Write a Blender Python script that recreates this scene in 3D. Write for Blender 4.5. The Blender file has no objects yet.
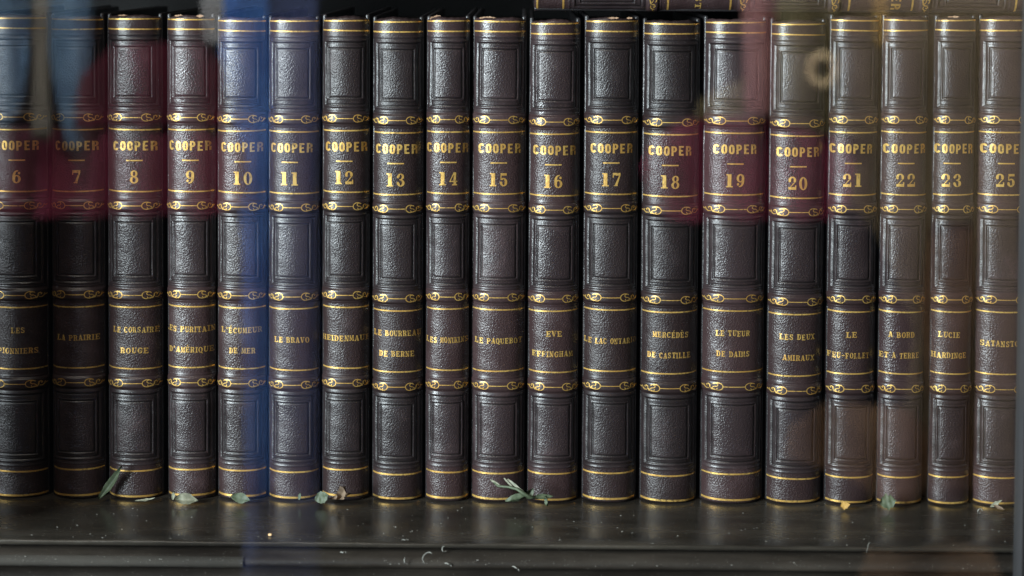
import bpy, math, random
import numpy as np
from mathutils import Matrix, Vector, Euler
from mathutils import noise as mnoise

rnd = random.Random(11)
sc = bpy.context.scene
COL = sc.collection
R = math.radians

# ------------------------------------------------------------------ camera
CAM_LOC = Vector((0.0104, -0.85, 0.2745))
YAW, PITCH, ROLL = R(0.5), R(-2.2), R(0.30)
LENS = 59.77
SHIFT_Y = -(263.1 / 1024.0)
cam = bpy.data.cameras.new("camera")
camo = bpy.data.objects.new("camera", cam)
COL.objects.link(camo)
CAM_M = (Matrix.Translation(CAM_LOC) @ Matrix.Rotation(YAW, 4, 'Z') @ Matrix.Rotation(R(90) + PITCH, 4, 'X')
         @ Matrix.Rotation(ROLL, 4, 'Z'))
camo.matrix_world = CAM_M
cam.lens = LENS
cam.sensor_width = 36
cam.shift_y = SHIFT_Y
cam.clip_start = 0.01
cam.clip_end = 50
cam.dof.use_dof = True
cam.dof.focus_distance = 0.852
cam.dof.aperture_fstop = 6.3
sc.camera = camo
FPX = LENS / 36 * 1024


def at(px, py, Y=0.0):
    """point on the upright plane y=Y behind a measured place of the photograph"""
    d = Vector(((px - 512) / FPX, (288 - py + SHIFT_Y * 1024) / FPX, -1.0))
    d = CAM_M.to_3x3() @ d
    t = (Y - CAM_LOC.y) / d.y
    return CAM_LOC + d * t


# ------------------------------------------------------------------ world and lamps
w = bpy.data.worlds.new("World")
sc.world = w
w.use_nodes = True
w.node_tree.nodes["Background"].inputs[0].default_value = (0.55, 0.65, 0.8, 1)
w.node_tree.nodes["Background"].inputs[1].default_value = 0.012


def area(name, loc, target, sx, sy, power, col):
    l = bpy.data.lights.new(name, 'AREA')
    l.shape = 'RECTANGLE'
    l.size, l.size_y = sx, sy
    l.energy = power
    l.color = col
    o = bpy.data.objects.new(name, l)
    COL.objects.link(o)
    o.location = loc
    o.rotation_euler = (Vector(target) - Vector(loc)).to_track_quat('-Z', 'Y').to_euler()
    return o


area("window_lamp", (-1.55, -1.45, 0.55), (0.03, 0, 0.12), 0.50, 1.3, 155, (0.84, 0.94, 1.0))
area("overhead_fill", (-0.45, -0.85, 1.30), (0.0, -0.15, 0.0), 0.8, 0.7, 9.5, (1.0, 0.90, 0.80))  # added soft fill from above for the leather and gold, no actual fitting
area("rear_fill", (0.0, -0.72, 0.78), (0.0, -1.75, 0.40), 1.5, 0.4, 55, (1.0, 0.97, 0.93))  # added fill aimed backwards, brightens only the things mirrored in the glass

sc.view_settings.view_transform = 'Standard'
sc.view_settings.look = 'None'
sc.view_settings.exposure = 0
sc.view_settings.gamma = 1
sc.cycles.use_denoising = True
sc.cycles.max_bounces = 8
sc.cycles.transparent_max_bounces = 12
sc.cycles.sample_clamp_indirect = 4
sc.cycles.caustics_reflective = False
sc.cycles.caustics_refractive = False


# ------------------------------------------------------------------ materials
class NT:
    def __init__(self, name):
        self.m = bpy.data.materials.new(name)
        self.m.use_nodes = True
        self.t = self.m.node_tree
        self.p = self.t.nodes["Principled BSDF"]
        self.out = self.t.nodes["Material Output"]

    def n(self, typ, **kw):
        nd = self.t.nodes.new(typ)
        for k, v in kw.items():
            setattr(nd, k, v)
        return nd

    def l(self, a, b):
        self.t.links.new(a, b)

    def coords(self, scale=(1, 1, 1), rand=True):
        tc = self.n('ShaderNodeTexCoord')
        mp = self.n('ShaderNodeMapping')
        mp.inputs['Scale'].default_value = scale
        self.l(tc.outputs['Object'], mp.inputs['Vector'])
        if rand:
            oi = self.n('ShaderNodeObjectInfo')
            mu = self.n('ShaderNodeMath', operation='MULTIPLY')
            mu.inputs[1].default_value = 37.0
            self.l(oi.outputs['Random'], mu.inputs[0])
            self.l(mu.outputs[0], mp.inputs['Location'])
        return mp.outputs['Vector']

    def noise(self, vec, scale, detail=3, rough=0.55):
        nz = self.n('ShaderNodeTexNoise')
        nz.inputs['Scale'].default_value = scale
        nz.inputs['Detail'].default_value = detail
        nz.inputs['Roughness'].default_value = rough
        self.l(vec, nz.inputs['Vector'])
        return nz.outputs['Fac']

    def ramp(self, fac, stops):
        r = self.n('ShaderNodeValToRGB')
        e = r.color_ramp.elements
        while len(e) < len(stops):
            e.new(0.5)
        for i, (p, c) in enumerate(stops):
            e[i].position = p
            e[i].color = c if len(c) == 4 else (*c, 1)
        self.l(fac, r.inputs['Fac'])
        return r.outputs['Color']

    def rng(self, fac, a, b, c, d):
        r = self.n('ShaderNodeMapRange')
        for i, v in enumerate((a, b, c, d)):
            r.inputs[i + 1].default_value = v
        self.l(fac, r.inputs[0])
        return r.outputs[0]

    def mix(self, fac, a, b):
        r = self.n('ShaderNodeMix', data_type='RGBA')
        self.l(fac, r.inputs[0])
        for s, v in ((6, a), (7, b)):
            if isinstance(v, tuple):
                r.inputs[s].default_value = (*v, 1)
            else:
                self.l(v, r.inputs[s])
        return r.outputs[2]

    def math(self, op, a, b):
        r = self.n('ShaderNodeMath', operation=op)
        for i, v in enumerate((a, b)):
            if isinstance(v, (int, float)):
                r.inputs[i].default_value = v
            else:
                self.l(v, r.inputs[i])
        return r.outputs[0]

    def bump(self, h, dist, strength=1.0, prev=None):
        b = self.n('ShaderNodeBump')
        b.inputs['Distance'].default_value = dist
        if isinstance(strength, (int, float)):
            b.inputs['Strength'].default_value = strength
        else:
            self.l(strength, b.inputs['Strength'])
        self.l(h, b.inputs['Height'])
        if prev:
            self.l(prev, b.inputs['Normal'])
        return b.outputs['Normal']


def leather(name, c1, c2, c3):
    k = NT(name)
    v = k.coords()
    vo = k.n('ShaderNodeTexVoronoi', feature='SMOOTH_F1')
    vo.inputs['Scale'].default_value = 1300
    vo.inputs['Smoothness'].default_value = 0.5
    wob = k.n('ShaderNodeVectorMath', operation='MULTIPLY_ADD')
    wn = k.n('ShaderNodeTexNoise')
    wn.inputs['Scale'].default_value = 500
    k.l(v, wn.inputs['Vector'])
    k.l(wn.outputs['Color'], wob.inputs[0])
    wob.inputs[1].default_value = (0.0005, 0.0005, 0.0005)
    k.l(v, wob.inputs[2])
    k.l(wob.outputs[0], vo.inputs['Vector'])
    n_f = k.noise(v, 1500, 3, 0.6)
    n_m = k.noise(v, 60, 4, 0.6)
    n_l = k.noise(v, 14, 3, 0.5)
    h = k.math('ADD', k.math('MULTIPLY', vo.outputs['Distance'], -1.0), k.math('MULTIPLY', n_f, 0.9))
    ga = k.n('ShaderNodeAttribute', attribute_name='grain')
    nb = k.bump(h, 0.00020, ga.outputs['Fac'])
    nb = k.bump(n_m, 0.0006, 0.22, nb)
    k.l(nb, k.p.inputs['Normal'])
    col = k.mix(k.rng(n_l, 0.35, 0.65, 0, 1), c1, c2)
    ta = k.n('ShaderNodeAttribute', attribute_name='tone')
    col = k.mix(k.math('MULTIPLY', ta.outputs['Fac'], 0.7), col, c3)
    # rubbed paler grain here and there
    rub = k.math('MULTIPLY', k.rng(n_m, 0.54, 0.72, 0, 0.8), k.rng(n_f, 0.4, 0.6, 0, 1))
    col = k.mix(rub, col, (c2[0] * 2.1, c2[1] * 1.9, c2[2] * 1.9))
    da = k.n('ShaderNodeAttribute', attribute_name='tooled')
    col = k.mix(k.math('MULTIPLY', da.outputs['Fac'], 0.85), col, (0.004, 0.003, 0.003))
    oi = k.n('ShaderNodeObjectInfo')
    hs = k.n('ShaderNodeHueSaturation')
    k.l(k.rng(oi.outputs['Random'], 0, 1, 0.62, 1.35), hs.inputs['Value'])
    k.l(col, hs.inputs['Color'])
    k.l(hs.outputs[0], k.p.inputs['Base Color'])
    k.l(k.math('ADD', k.rng(n_m, 0.3, 0.7, 0.27, 0.41), k.rng(oi.outputs['Random'], 0, 1, 0.07, -0.01)), k.p.inputs['Roughness'])
    k.p.inputs['Specular IOR Level'].default_value = 0.55
    return k.m


M_LEATHER = leather('aubergine_leather', (0.0165, 0.0112, 0.0122), (0.0265, 0.0180, 0.0190), (0.0300, 0.0165, 0.0165))
M_BOARD = leather('black_board_leather', (0.012, 0.011, 0.012), (0.022, 0.020, 0.021), (0.012, 0.011, 0.012))


def gold(name):
    k = NT(name)
    v = k.coords()
    n1 = k.noise(v, 700, 3, 0.6)
    n2 = k.noise(v, 90, 3, 0.6)
    c = k.mix(k.rng(n2, 0.35, 0.65, 0, 1), (0.55, 0.315, 0.080), (0.70, 0.46, 0.13))
    worn = k.math('MULTIPLY', k.rng(n1, 0.50, 0.66, 0, 0.85), k.rng(n2, 0.36, 0.58, 0.15, 1))
    og = k.n('ShaderNodeObjectInfo')
    worn = k.math('MULTIPLY', worn, k.rng(og.outputs['Random'], 0, 1, 0.55, 1.0))
    c = k.mix(worn, c, (0.08, 0.048, 0.03))
    k.l(c, k.p.inputs['Base Color'])
    k.p.inputs['Metallic'].default_value = 0.55
    k.p.inputs['Roughness'].default_value = 0.42
    k.l(k.bump(n1, 0.0002, 0.6), k.p.inputs['Normal'])
    return k.m


M_GOLD = gold('gold_leaf')


def pages():
    k = NT('page_edges')
    v = k.coords((1, 1, 1))
    n = k.noise(v, 900, 2)
    c = k.mix(n, (0.008, 0.007, 0.006), (0.02, 0.017, 0.013))
    k.l(c, k.p.inputs['Base Color'])
    k.p.inputs['Roughness'].default_value = 0.9
    return k.m


M_PAGES = pages()


def shelfmat(name, c1, c2, r1, r2, dusty=0.5):
    k = NT(name)
    v = k.coords((1, 1, 1), False)
    vs = k.coords((0.25, 1.6, 1.6), False)
    n1 = k.noise(vs, 40, 5, 0.65)
    n2 = k.noise(v, 9, 4, 0.6)
    n3 = k.noise(v, 900, 3, 0.6)
    d = k.math('MULTIPLY', k.rng(n2, 0.35, 0.7, 0.25, 1), k.rng(n1, 0.35, 0.7, 0.2, 1))
    c = k.mix(d, c1, c2)
    sp = k.math('MULTIPLY', k.rng(n3, 0.66, 0.72, 0, 1), dusty)
    c = k.mix(sp, c, (0.16, 0.15, 0.13))
    k.l(c, k.p.inputs['Base Color'])
    k.l(k.rng(n1, 0.3, 0.7, r1, r2), k.p.inputs['Roughness'])
    k.l(k.bump(n1, 0.0004, 0.15, k.bump(n3, 0.0001, 0.4)), k.p.inputs['Normal'])
    return k.m


M_SHELF = shelfmat('black_lacquered_wood', (0.012, 0.0105, 0.0088), (0.074, 0.064, 0.051), 0.16, 0.34)
M_MOULD = shelfmat('dark_brown_moulding', (0.005, 0.0035, 0.0027), (0.050, 0.041, 0.032), 0.45, 0.65)
M_STRIP = shelfmat('dusty_edge_strip', (0.020, 0.018, 0.015), (0.062, 0.055, 0.047), 0.7, 0.9, 0.8)
M_BACK = shelfmat('cabinet_black', (0.003, 0.003, 0.003), (0.006, 0.0055, 0.005), 0.5, 0.7, 0.1)

for _m in (M_BACK, M_PAGES):
    _m.node_tree.nodes['Principled BSDF'].inputs['Specular IOR Level'].default_value = 0.08
for _m in (M_MOULD, M_STRIP):
    _m.node_tree.nodes['Principled BSDF'].inputs['Specular IOR Level'].default_value = 0.25


def simple(name, c1, c2, scale, rough=0.8, metal=0.0, bumpd=0.0, stretch=(1, 1, 1)):
    k = NT(name)
    v = k.coords(stretch)
    n = k.noise(v, scale, 4, 0.6)
    k.l(k.mix(k.rng(n, 0.3, 0.7, 0, 1), c1, c2), k.p.inputs['Base Color'])
    k.p.inputs['Roughness'].default_value = rough
    k.p.inputs['Metallic'].default_value = metal
    if bumpd:
        k.l(k.bump(n, bumpd, 0.6), k.p.inputs['Normal'])
    return k.m


M_STILE = simple('grey_painted_metal', (0.06, 0.06, 0.062), (0.10, 0.10, 0.105), 60, 0.35, 0.6, 0.0002, (3, 3, 0.2))


def glassmat():
    k = NT('thin_window_glass')
    lw = k.n('ShaderNodeLayerWeight')
    lw.inputs['Blend'].default_value = 0.5
    f = k.math('ADD', k.math('MULTIPLY', k.math('POWER', lw.outputs['Facing'], 5.0), 0.95), 0.055)
    tr = k.n('ShaderNodeBsdfTransparent')
    tr.inputs[0].default_value = (0.985, 0.99, 0.985, 1)
    gl = k.n('ShaderNodeBsdfGlossy')
    gl.inputs['Roughness'].default_value = 0.0
    mx = k.n('ShaderNodeMixShader')
    k.l(f, mx.inputs[0])
    k.l(tr.outputs[0], mx.inputs[1])
    k.l(gl.outputs[0], mx.inputs[2])
    k.l(mx.outputs[0], k.out.inputs['Surface'])
    return k.m


M_GLASS = glassmat()


# ------------------------------------------------------------------ object helpers
def link(name, me, mat, parent=None, loc=None):
    o = bpy.data.objects.new(name, me)
    COL.objects.link(o)
    if mat:
        me.materials.append(mat)
    if parent:
        o.parent = parent
    if loc is not None:
        o.location = loc
    return o


def tag(o, label, cat, group=None):
    o['label'] = label
    o['category'] = cat
    if group:
        o['group'] = group
    return o


def empty(name, loc):
    o = bpy.data.objects.new(name, None)
    o.empty_display_size = 0.01
    COL.objects.link(o)
    o.location = loc
    return o


def mesh(name, verts, faces, smooth=True):
    me = bpy.data.meshes.new(name)
    me.from_pydata([tuple(v) for v in verts], [], faces)
    me.update()
    if smooth:
        me.polygons.foreach_set('use_smooth', [True] * len(me.polygons))
    return me


def grid_faces(nu, nv):
    return [(j * nu + i, j * nu + i + 1, (j + 1) * nu + i + 1, (j + 1) * nu + i)
            for j in range(nv - 1) for i in range(nu - 1)]


def rounded_box(name, x0, x1, y0, y1, z0, z1, r, mat, parent=None, segs=2):
    import bmesh
    bm = bmesh.new()
    bmesh.ops.create_cube(bm, size=1)
    for v in bm.verts:
        v.co = Vector(((x0 + x1) / 2 + v.co.x * (x1 - x0), (y0 + y1) / 2 + v.co.y * (y1 - y0),
                       (z0 + z1) / 2 + v.co.z * (z1 - z0)))
    if r > 0:
        bmesh.ops.bevel(bm, geom=bm.edges[:], offset=r, segments=segs, affect='EDGES', profile=0.5)
    me = bpy.data.meshes.new(name)
    bm.to_mesh(me)
    bm.free()
    me.polygons.foreach_set('use_smooth', [r > 0] * len(me.polygons))
    return link(name, me, mat, parent)


def tube(name, pts, rad, mat, parent=None, sides=6, obj=True):
    verts, faces = [], []
    n = len(pts)
    pts = [Vector(p) for p in pts]
    for i, p in enumerate(pts):
        t = (pts[min(i + 1, n - 1)] - pts[max(i - 1, 0)]).normalized()
        a = t.cross(Vector((0.13, 0.2, 0.97))).normalized()
        b = t.cross(a)
        r = rad[i] if isinstance(rad, (list, tuple)) else rad
        for s in range(sides):
            q = 2 * math.pi * s / sides
            verts.append(p + (a * math.cos(q) + b * math.sin(q)) * r)
    for i in range(n - 1):
        for s in range(sides):
            s2 = (s + 1) % sides
            faces.append((i * sides + s, i * sides + s2, (i + 1) * sides + s2, (i + 1) * sides + s))
    faces.append(tuple(range(sides - 1, -1, -1)))
    faces.append(tuple((n - 1) * sides + s for s in range(sides)))
    if not obj:
        return verts, faces
    return link(name, mesh(name, verts, faces), mat, parent)


# ------------------------------------------------------------------ a small alphabet made of flat shapes
# each glyph: list of primitives in a cell 0..1 wide, 0..1 high
def rect(x0, y0, x1, y1):
    n = max(1, int(math.ceil((x1 - x0) / 0.34)))
    out = []
    for i in range(n):
        a = x0 + (x1 - x0) * i / n
        b = x0 + (x1 - x0) * (i + 1) / n
        out.append([(a, y0), (b, y0), (b, y1), (a, y1)])
    return out


def ring(cx, cy, rx, ry, tx, ty, a0=0, a1=360, n=None):
    """elliptic bowl: thickness tx at the sides, ty at top and foot"""
    n = n or max(5, int(abs(a1 - a0) / 18))
    out = []
    for i in range(n):
        q = []
        for a, inner in ((i, 0), (i + 1, 0), (i + 1, 1), (i, 1)):
            g = R(a0 + (a1 - a0) * a / n)
            q.append((cx + (rx - inner * tx) * math.cos(g), cy + (ry - inner * ty) * math.sin(g)))
        out.append(q)
    return out


def diag(xa, ya, xb, yb, t):
    return [[(xa - t / 2, ya), (xa + t / 2, ya), (xb + t / 2, yb), (xb - t / 2, yb)]]


def sans(ch):
    t, h = 0.345, 0.2
    if ch == 'C':
        return (ring(.5, .68, .46, .32, t, h, 20, 180) + ring(.5, .32, .46, .32, t, h, 180, 340) + rect(.04, .32, .04 + t, .68))
    if ch == 'O':
        return (ring(.5, .68, .46, .32, t, h, 0, 180) + ring(.5, .32, .46, .32, t, h, 180, 360)
                + rect(.04, .32, .04 + t, .68) + rect(.96 - t, .32, .96, .68))
    if ch == 'P':
        return rect(.06, 0, .06 + t, 1) + rect(.3, .84, .55, 1) + rect(.3, .38, .55, .54) + ring(.52, .69, .44, .31, t, .17, -90, 90)
    if ch == 'E':
        return rect(.1, 0, .1 + t, 1) + rect(.38, .83, .9, 1) + rect(.38, .42, .8, .58) + rect(.38, 0, .9, .17)
    if ch == 'R':
        return (rect(.06, 0, .06 + t, 1) + rect(.3, .84, .55, 1) + rect(.3, .42, .55, .56) + ring(.52, .71, .42, .29, t, .16, -90, 90)
                + rect(.66, 0, .94, .42))
    return []


S, H = 0.30, 0.13      # stem and hairline of the fat face figures


def digit(ch):
    if ch == '0':
        return ring(.5, .5, .47, .5, .30, .08)
    if ch == '1':
        return rect(.28, 0, .70, 1) + rect(.12, 0, .86, .09) + rect(.12, .91, .70, 1)
    if ch == '2':
        return (ring(.47, .72, .43, .28, .28, .09, -35, 200) + ring(.19, .66, .14, .10, .14, .10)
                + [[(.60, .52), (.84, .60), (.34, .20), (.08, .06)]] + rect(.06, 0, .92, .20) + rect(.80, .1, .92, .34))
    if ch == '3':
        return (ring(.48, .75, .38, .25, .26, .08, -90, 190) + ring(.48, .27, .44, .27, .30, .08, -180, 90)
                + ring(.18, .74, .12, .10, .12, .10) + ring(.17, .26, .14, .11, .14, .11) + rect(.34, .48, .54, .56))
    if ch == '4':
        return rect(.52, 0, .80, 1) + rect(.36, 0, .94, .09) + rect(.04, .26, .96, .35) + [[(.04, .28), (.15, .28), (.62, 1), (.52, 1)]]
    if ch == '5':
        return (rect(.14, .50, .24, 1) + rect(.14, .82, .84, 1) + ring(.46, .32, .44, .32, .30, .09, -180, 140)
                + ring(.17, .27, .14, .11, .14, .11))
    if ch == '6':
        return ring(.5, .32, .45, .32, .28, .09) + ring(.56, .5, .51, .5, .29, .09, 75, 210) + ring(.76, .78, .13, .10, .13, .10)
    if ch == '7':
        return rect(.08, .80, .94, 1) + rect(.08, .64, .18, .84) + [[(.28, 0), (.60, 0), (.94, .82), (.80, .82)]] + rect(.22, 0, .66, .06)
    if ch == '8':
        return ring(.5, .75, .38, .25, .24, .08) + ring(.5, .27, .46, .28, .28, .08)
    if ch == '9':
        return ring(.5, .68, .45, .32, .28, .09) + ring(.44, .5, .51, .5, .29, .09, -105, 30) + ring(.24, .22, .13, .10, .13, .10)
    return []


def serif_cap(ch):
    s, h = 0.27, 0.13
    L = rect(.10, 0, .10 + s, 1) + rect(0, 0, .47, h) + rect(0, 1 - h, .47, 1)
    Rr = rect(.90 - s, 0, .90, 1) + rect(.53, 0, 1, h) + rect(.53, 1 - h, 1, 1)
    mid = rect(.5 - s / 2, 0, .5 + s / 2, 1) + rect(.22, 0, .78, h) + rect(.22, 1 - h, .78, 1)
    if ch in 'EÉÈ':
        g = (rect(.14, 0, .14 + s, 1) + rect(.02, 1 - h, .90, 1) + rect(.02, 0, .92, h) + rect(.36, .45, .70, .57)
             + rect(.80, .70, .90, 1) + rect(.82, 0, .92, .30) + rect(.62, .36, .72, .66))
        if ch == 'É':
            g = g + [[(.42, 1.12), (.54, 1.10), (.76, 1.34), (.60, 1.38)]]
        if ch == 'È':
            g = g + [[(.52, 1.12), (.64, 1.14), (.46, 1.38), (.30, 1.34)]]
        return g
    if ch == 'F':
        return rect(.14, 0, .14 + s, 1) + rect(.02, 1 - h, .90, 1) + rect(0, 0, .55, h) + rect(.36, .43, .70, .55) + rect(.80, .68, .90, 1) + rect(.62, .34, .72, .64)
    if ch == 'L':
        return rect(.14, 0, .14 + s, 1) + rect(0, 1 - h, .55, 1) + rect(0, 0, .90, h) + rect(.80, 0, .92, .34)
    if ch == 'A':
        return diag(.16, 0, .46, 1, .12) + diag(.78, 0, .50, 1, .30) + rect(.24, .26, .72, .38) + rect(0, 0, .34, h) + rect(.56, 0, 1, h)
    if ch == 'P':
        return L + rect(.3, .42, .58, .54) + rect(.3, 1 - h, .58, 1) + ring(.55, .71, .40, .29, s, .12, -90, 90)
    if ch == 'R':
        return (L + rect(.3, .44, .55, .56) + rect(.3, 1 - h, .55, 1) + ring(.53, .72, .38, .28, s, .12, -90, 90)
                + [[(.66, 0), (.98, 0), (.74, .50), (.48, .50)]])
    if ch == 'B':
        return (L + rect(.3, .45, .55, .57) + rect(.3, 1 - h, .55, 1) + rect(.3, 0, .55, h)
                + ring(.53, .74, .36, .26, s, .12, -90, 90) + ring(.53, .28, .42, .28, s, .12, -90, 90))
    if ch == 'D':
        return L + rect(.3, 1 - h, .52, 1) + rect(.3, 0, .52, h) + ring(.50, .5, .46, .5, s + .02, .13, -90, 90)
    if ch == 'O':
        return ring(.5, .5, .48, .51, .28, .12)
    if ch == 'Q':
        return ring(.5, .5, .48, .51, .28, .12) + [[(.52, .10), (.66, .22), (1.0, -.12), (.80, -.16)]]
    if ch == 'C':
        return ring(.5, .5, .47, .51, .28, .12, 40, 320) + rect(.80, .62, .90, .98) + rect(.80, .10, .88, .30)
    if ch == 'G':
        return ring(.5, .5, .47, .51, .28, .12, 40, 330) + rect(.80, .62, .90, .98) + rect(.66, 0.06, .90, .42) + rect(.52, .38, 1, .48)
    if ch == 'S':
        return (ring(.48, .73, .36, .28, .22, .13, 20, 240) + ring(.50, .28, .38, .29, .22, .13, -160, 60)
                + [[(.22, .62), (.36, .70), (.82, .38), (.62, .32)]] + rect(.76, .66, .86, 1) + rect(.12, 0, .22, .34))
    if ch == 'I':
        return mid
    if ch == 'T':
        return mid + rect(.06, 1 - h, .94, 1) + rect(.04, .66, .14, 1) + rect(.86, .66, .96, 1)
    if ch == 'N':
        return rect(.14, 0, .26, 1) + rect(.76, 0, .88, 1) + [[(.62, 0), (.88, 0), (.34, 1), (.08, 1)]] + rect(0, 0, .42, h) + rect(0, 1 - h, .3, 1) + rect(.6, 1 - h, 1, 1)
    if ch == 'M':
        return rect(.10, 0, .20, 1) + rect(.72, 0, .94, 1) + [[(.40, .1), (.52, .1), (.32, 1), (.08, 1)]] + [[(.40, .1), (.50, .1), (.78, 1), (.68, 1)]] + rect(0, 0, .32, h) + rect(.62, 0, 1.04, h)
    if ch == 'H':
        return rect(.12, 0, .34, 1) + rect(.66, 0, .88, 1) + rect(.3, .44, .7, .56) + rect(.02, 0, .44, h) + rect(.02, 1 - h, .44, 1) + rect(.56, 0, .98, h) + rect(.56, 1 - h, .98, 1)
    if ch == 'U':
        return rect(.12, .3, .38, 1) + rect(.78, .3, .88, 1) + ring(.50, .32, .38, .33, .22, .13, 180, 360) + rect(0, 1 - h, .48, 1) + rect(.62, 1 - h, 1, 1)
    if ch == 'V':
        return diag(.46, 0, .20, 1, .28) + diag(.54, 0, .82, 1, .12) + rect(0, 1 - h, .44, 1) + rect(.62, 1 - h, 1, 1)
    if ch == 'X':
        return diag(.80, 0, .22, 1, .28) + diag(.18, 0, .82, 1, .12) + rect(0, 0, .38, h) + rect(.58, 0, 1, h) + rect(0, 1 - h, .42, 1) + rect(.62, 1 - h, 1, 1)
    if ch == 'K':
        return L + [[(.36, .40), (.48, .52), (.92, 1), (.78, 1)]] + [[(.70, 0), (1, 0), (.66, .66), (.46, .56)]] + rect(.62, 1 - h, 1, 1)
    if ch == '-':
        return rect(.15, .38, .85, .54)
    if ch == "'":
        return rect(.36, .68, .62, 1)
    return []


# ------------------------------------------------------------------ the spine: a real relief surface
PX = 0.0005           # a photograph pixel at the books, metres


class Spine:
    """local frame: x across the spine, y back into the case, z up; zmap takes the pattern's ruler to z"""

    def __init__(self, W, ruler, seed, sag=0.165):
        self.W, self.w = W, W / 2
        self.ruler = ruler
        self.sag1, self.sag2 = sag * W, 0.155 * W
        self.seed = seed
        self.H = self.z(20.0)
        rr = random.Random(seed)
        self.fo = 0.86 + rr.uniform(-.015, .015)
        self.fi = 0.64 + rr.uniform(-.03, .03)
        self.lean = rr.uniform(-.0003, .0003)
        # four raised bands and three blind tooled panels: (outer top, outer foot, inner top, inner foot)
        self.bands = [self.z(p) for p in (122, 210, 299, 387)]
        self.panels = [[self.z(p) for p in q] for q in ((44, 110, 52, 101), (219, 288, 227, 280), (397, 464, 406, 457))]
        self.fillets = [self.z(p) for p in (39.5, 114.0, 129, 202.5, 290.5, 306, 379.5, 395.5, 468.5)]

    def z(self, p):
        return self.ruler(p)

    def base(self, x):
        u = np.clip(np.abs(x / self.w), 0, 1)
        return self.sag1 * u ** 2 + self.sag2 * u ** 6

    def relief(self, x, z):
        """height out of the spine, metres, and the leather's grain"""
        h = np.zeros(np.broadcast(x, z).shape)
        grain = np.full(h.shape, 0.40)
        mm = 0.001
        for b in self.bands:
            d = np.abs(z - b) / mm
            h += 1.15 * mm / (1 + np.exp((d - 2.7) / 0.28))
            grain = np.where(d < 4.6, 0.16, grain)
        for f in self.fillets:
            h += 0.20 * mm * np.exp(-((z - f) / (0.45 * mm)) ** 2)
        for (ot, ob, it, ib) in self.panels:
            def sdf(hw, t, b):
                cx, cz, hz = 0.0, (t + b) / 2, (t - b) / 2
                return np.maximum(np.abs(x - cx) - hw, np.abs(z - cz) - hz) / mm
            so = sdf(self.w * self.fo, ot, ob)
            si = sdf(self.w * self.fi, it, ib)
            h += 0.34 * mm * np.exp(-(so / 0.55) ** 2)
            h -= 0.20 * mm * np.exp(-((so + 1.0) / 0.35) ** 2)
            h -= 0.32 * mm * np.exp(-((si) / 0.42) ** 2)
            h += 0.20 * mm * np.exp(-((si - 0.75) / 0.34) ** 2)
            h += 0.10 * mm / (1 + np.exp(si / 0.5))
            grain = np.where(si < -1.4, 0.80, grain)
        for (t, b) in ((130, 198), (308, 375), (472, 503)):
            grain = np.where((z < self.z(t)) & (z > self.z(b)), 0.85, grain)
        # turn-in at head and foot
        top = np.clip((z - (self.H - 0.0022)) / 0.0022, 0, 1)
        h -= 0.0020 * (1 - np.sqrt(np.clip(1 - top ** 2, 0, 1)))
        foot = np.clip((0.0016 - z) / 0.0016, 0, 1)
        h -= 0.0012 * foot ** 2
        return h, grain

    def wobble(self, x, z):
        s = self.seed
        return (0.00016 * np.sin(z * 61 + s) * np.cos(x * 170 + s * 2) + 0.00010 * np.sin(z * 190 + 3 * s)
                + 0.00006 * np.sin(z * 700 + x * 300 + s))

    def pts(self, P):
        """places on the leather: rows of (x, z, distance proud of it)"""
        x, z, off = P[:, 0], P[:, 1], P[:, 2]
        h, _ = self.relief(x, z)
        h = h + self.wobble(x, z) + off
        u = np.clip(x / self.w, -1, 1)
        slope = (2 * self.sag1 * u + 6 * self.sag2 * np.abs(u) ** 5 * np.sign(u)) / self.w
        n = np.sqrt(1 + slope * slope)
        return np.stack([x + slope / n * h * (1 - np.abs(u) ** 12), self.base(x) - h / n, z], -1)

    def build(self, name, mat, parent):
        w = self.w
        xs = set(np.round(np.linspace(-w, w, 45), 6))
        for c in (self.fo * w, self.fi * w):
            for d in np.arange(-1.6, 1.3, 0.2):
                for s in (-1, 1):
                    xs.add(round(s * (c + d * 0.001), 6))
        xs = np.array(sorted(x for x in xs if abs(x) <= w + 1e-9))
        zs = set(np.round(np.linspace(0, self.H, 170), 6))
        for b in self.bands:
            for d in np.arange(-4.6, 4.7, 0.3):
                zs.add(round(b + d * 0.001, 6))
        for f in self.fillets:
            for d in np.arange(-1.0, 1.1, 0.25):
                zs.add(round(f + d * 0.001, 6))
        for p in self.panels:
            for c in p:
                for d in np.arange(-1.8, 1.9, 0.25):
                    zs.add(round(c + d * 0.001, 6))
        for d in np.arange(0, 2.4, 0.25):
            zs.add(round(self.H - d * 0.001, 6))
            zs.add(round(d * 0.001, 6))
        zs = np.array(sorted(z for z in zs if 0 <= z <= self.H + 1e-9))
        X, Z = np.meshgrid(xs, zs)
        h, gr = self.relief(X, Z)
        h = h + self.wobble(X, Z)
        u = np.clip(X / w, -1, 1)
        slope = (2 * self.sag1 * u + 6 * self.sag2 * np.abs(u) ** 5 * np.sign(u)) / w
        n = np.sqrt(1 + slope * slope)
        # keep neighbours apart: the sideways part of the relief fades at the very edge
        VX = X + slope / n * h * (1 - np.abs(u) ** 12)
        VY = self.base(X) - h / n
        VZ = Z.copy()
        # the head cap is worn: dips and frays a little
        s = self.seed
        topw = np.clip((Z - (self.H - 0.004)) / 0.004, 0, 1)
        VZ += topw * (0.00030 * np.sin(X * 330 + s) + 0.00018 * np.sin(X * 1310 + 2 * s) * np.sin(X * 410 + s) - 0.0009 * np.abs(u) ** 3)
        V = np.stack([VX, VY, VZ], -1).reshape(-1, 3)
        nu, nv = len(xs), len(zs)
        # turned-in rim over the head: two more rows going back
        rim = []
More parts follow.
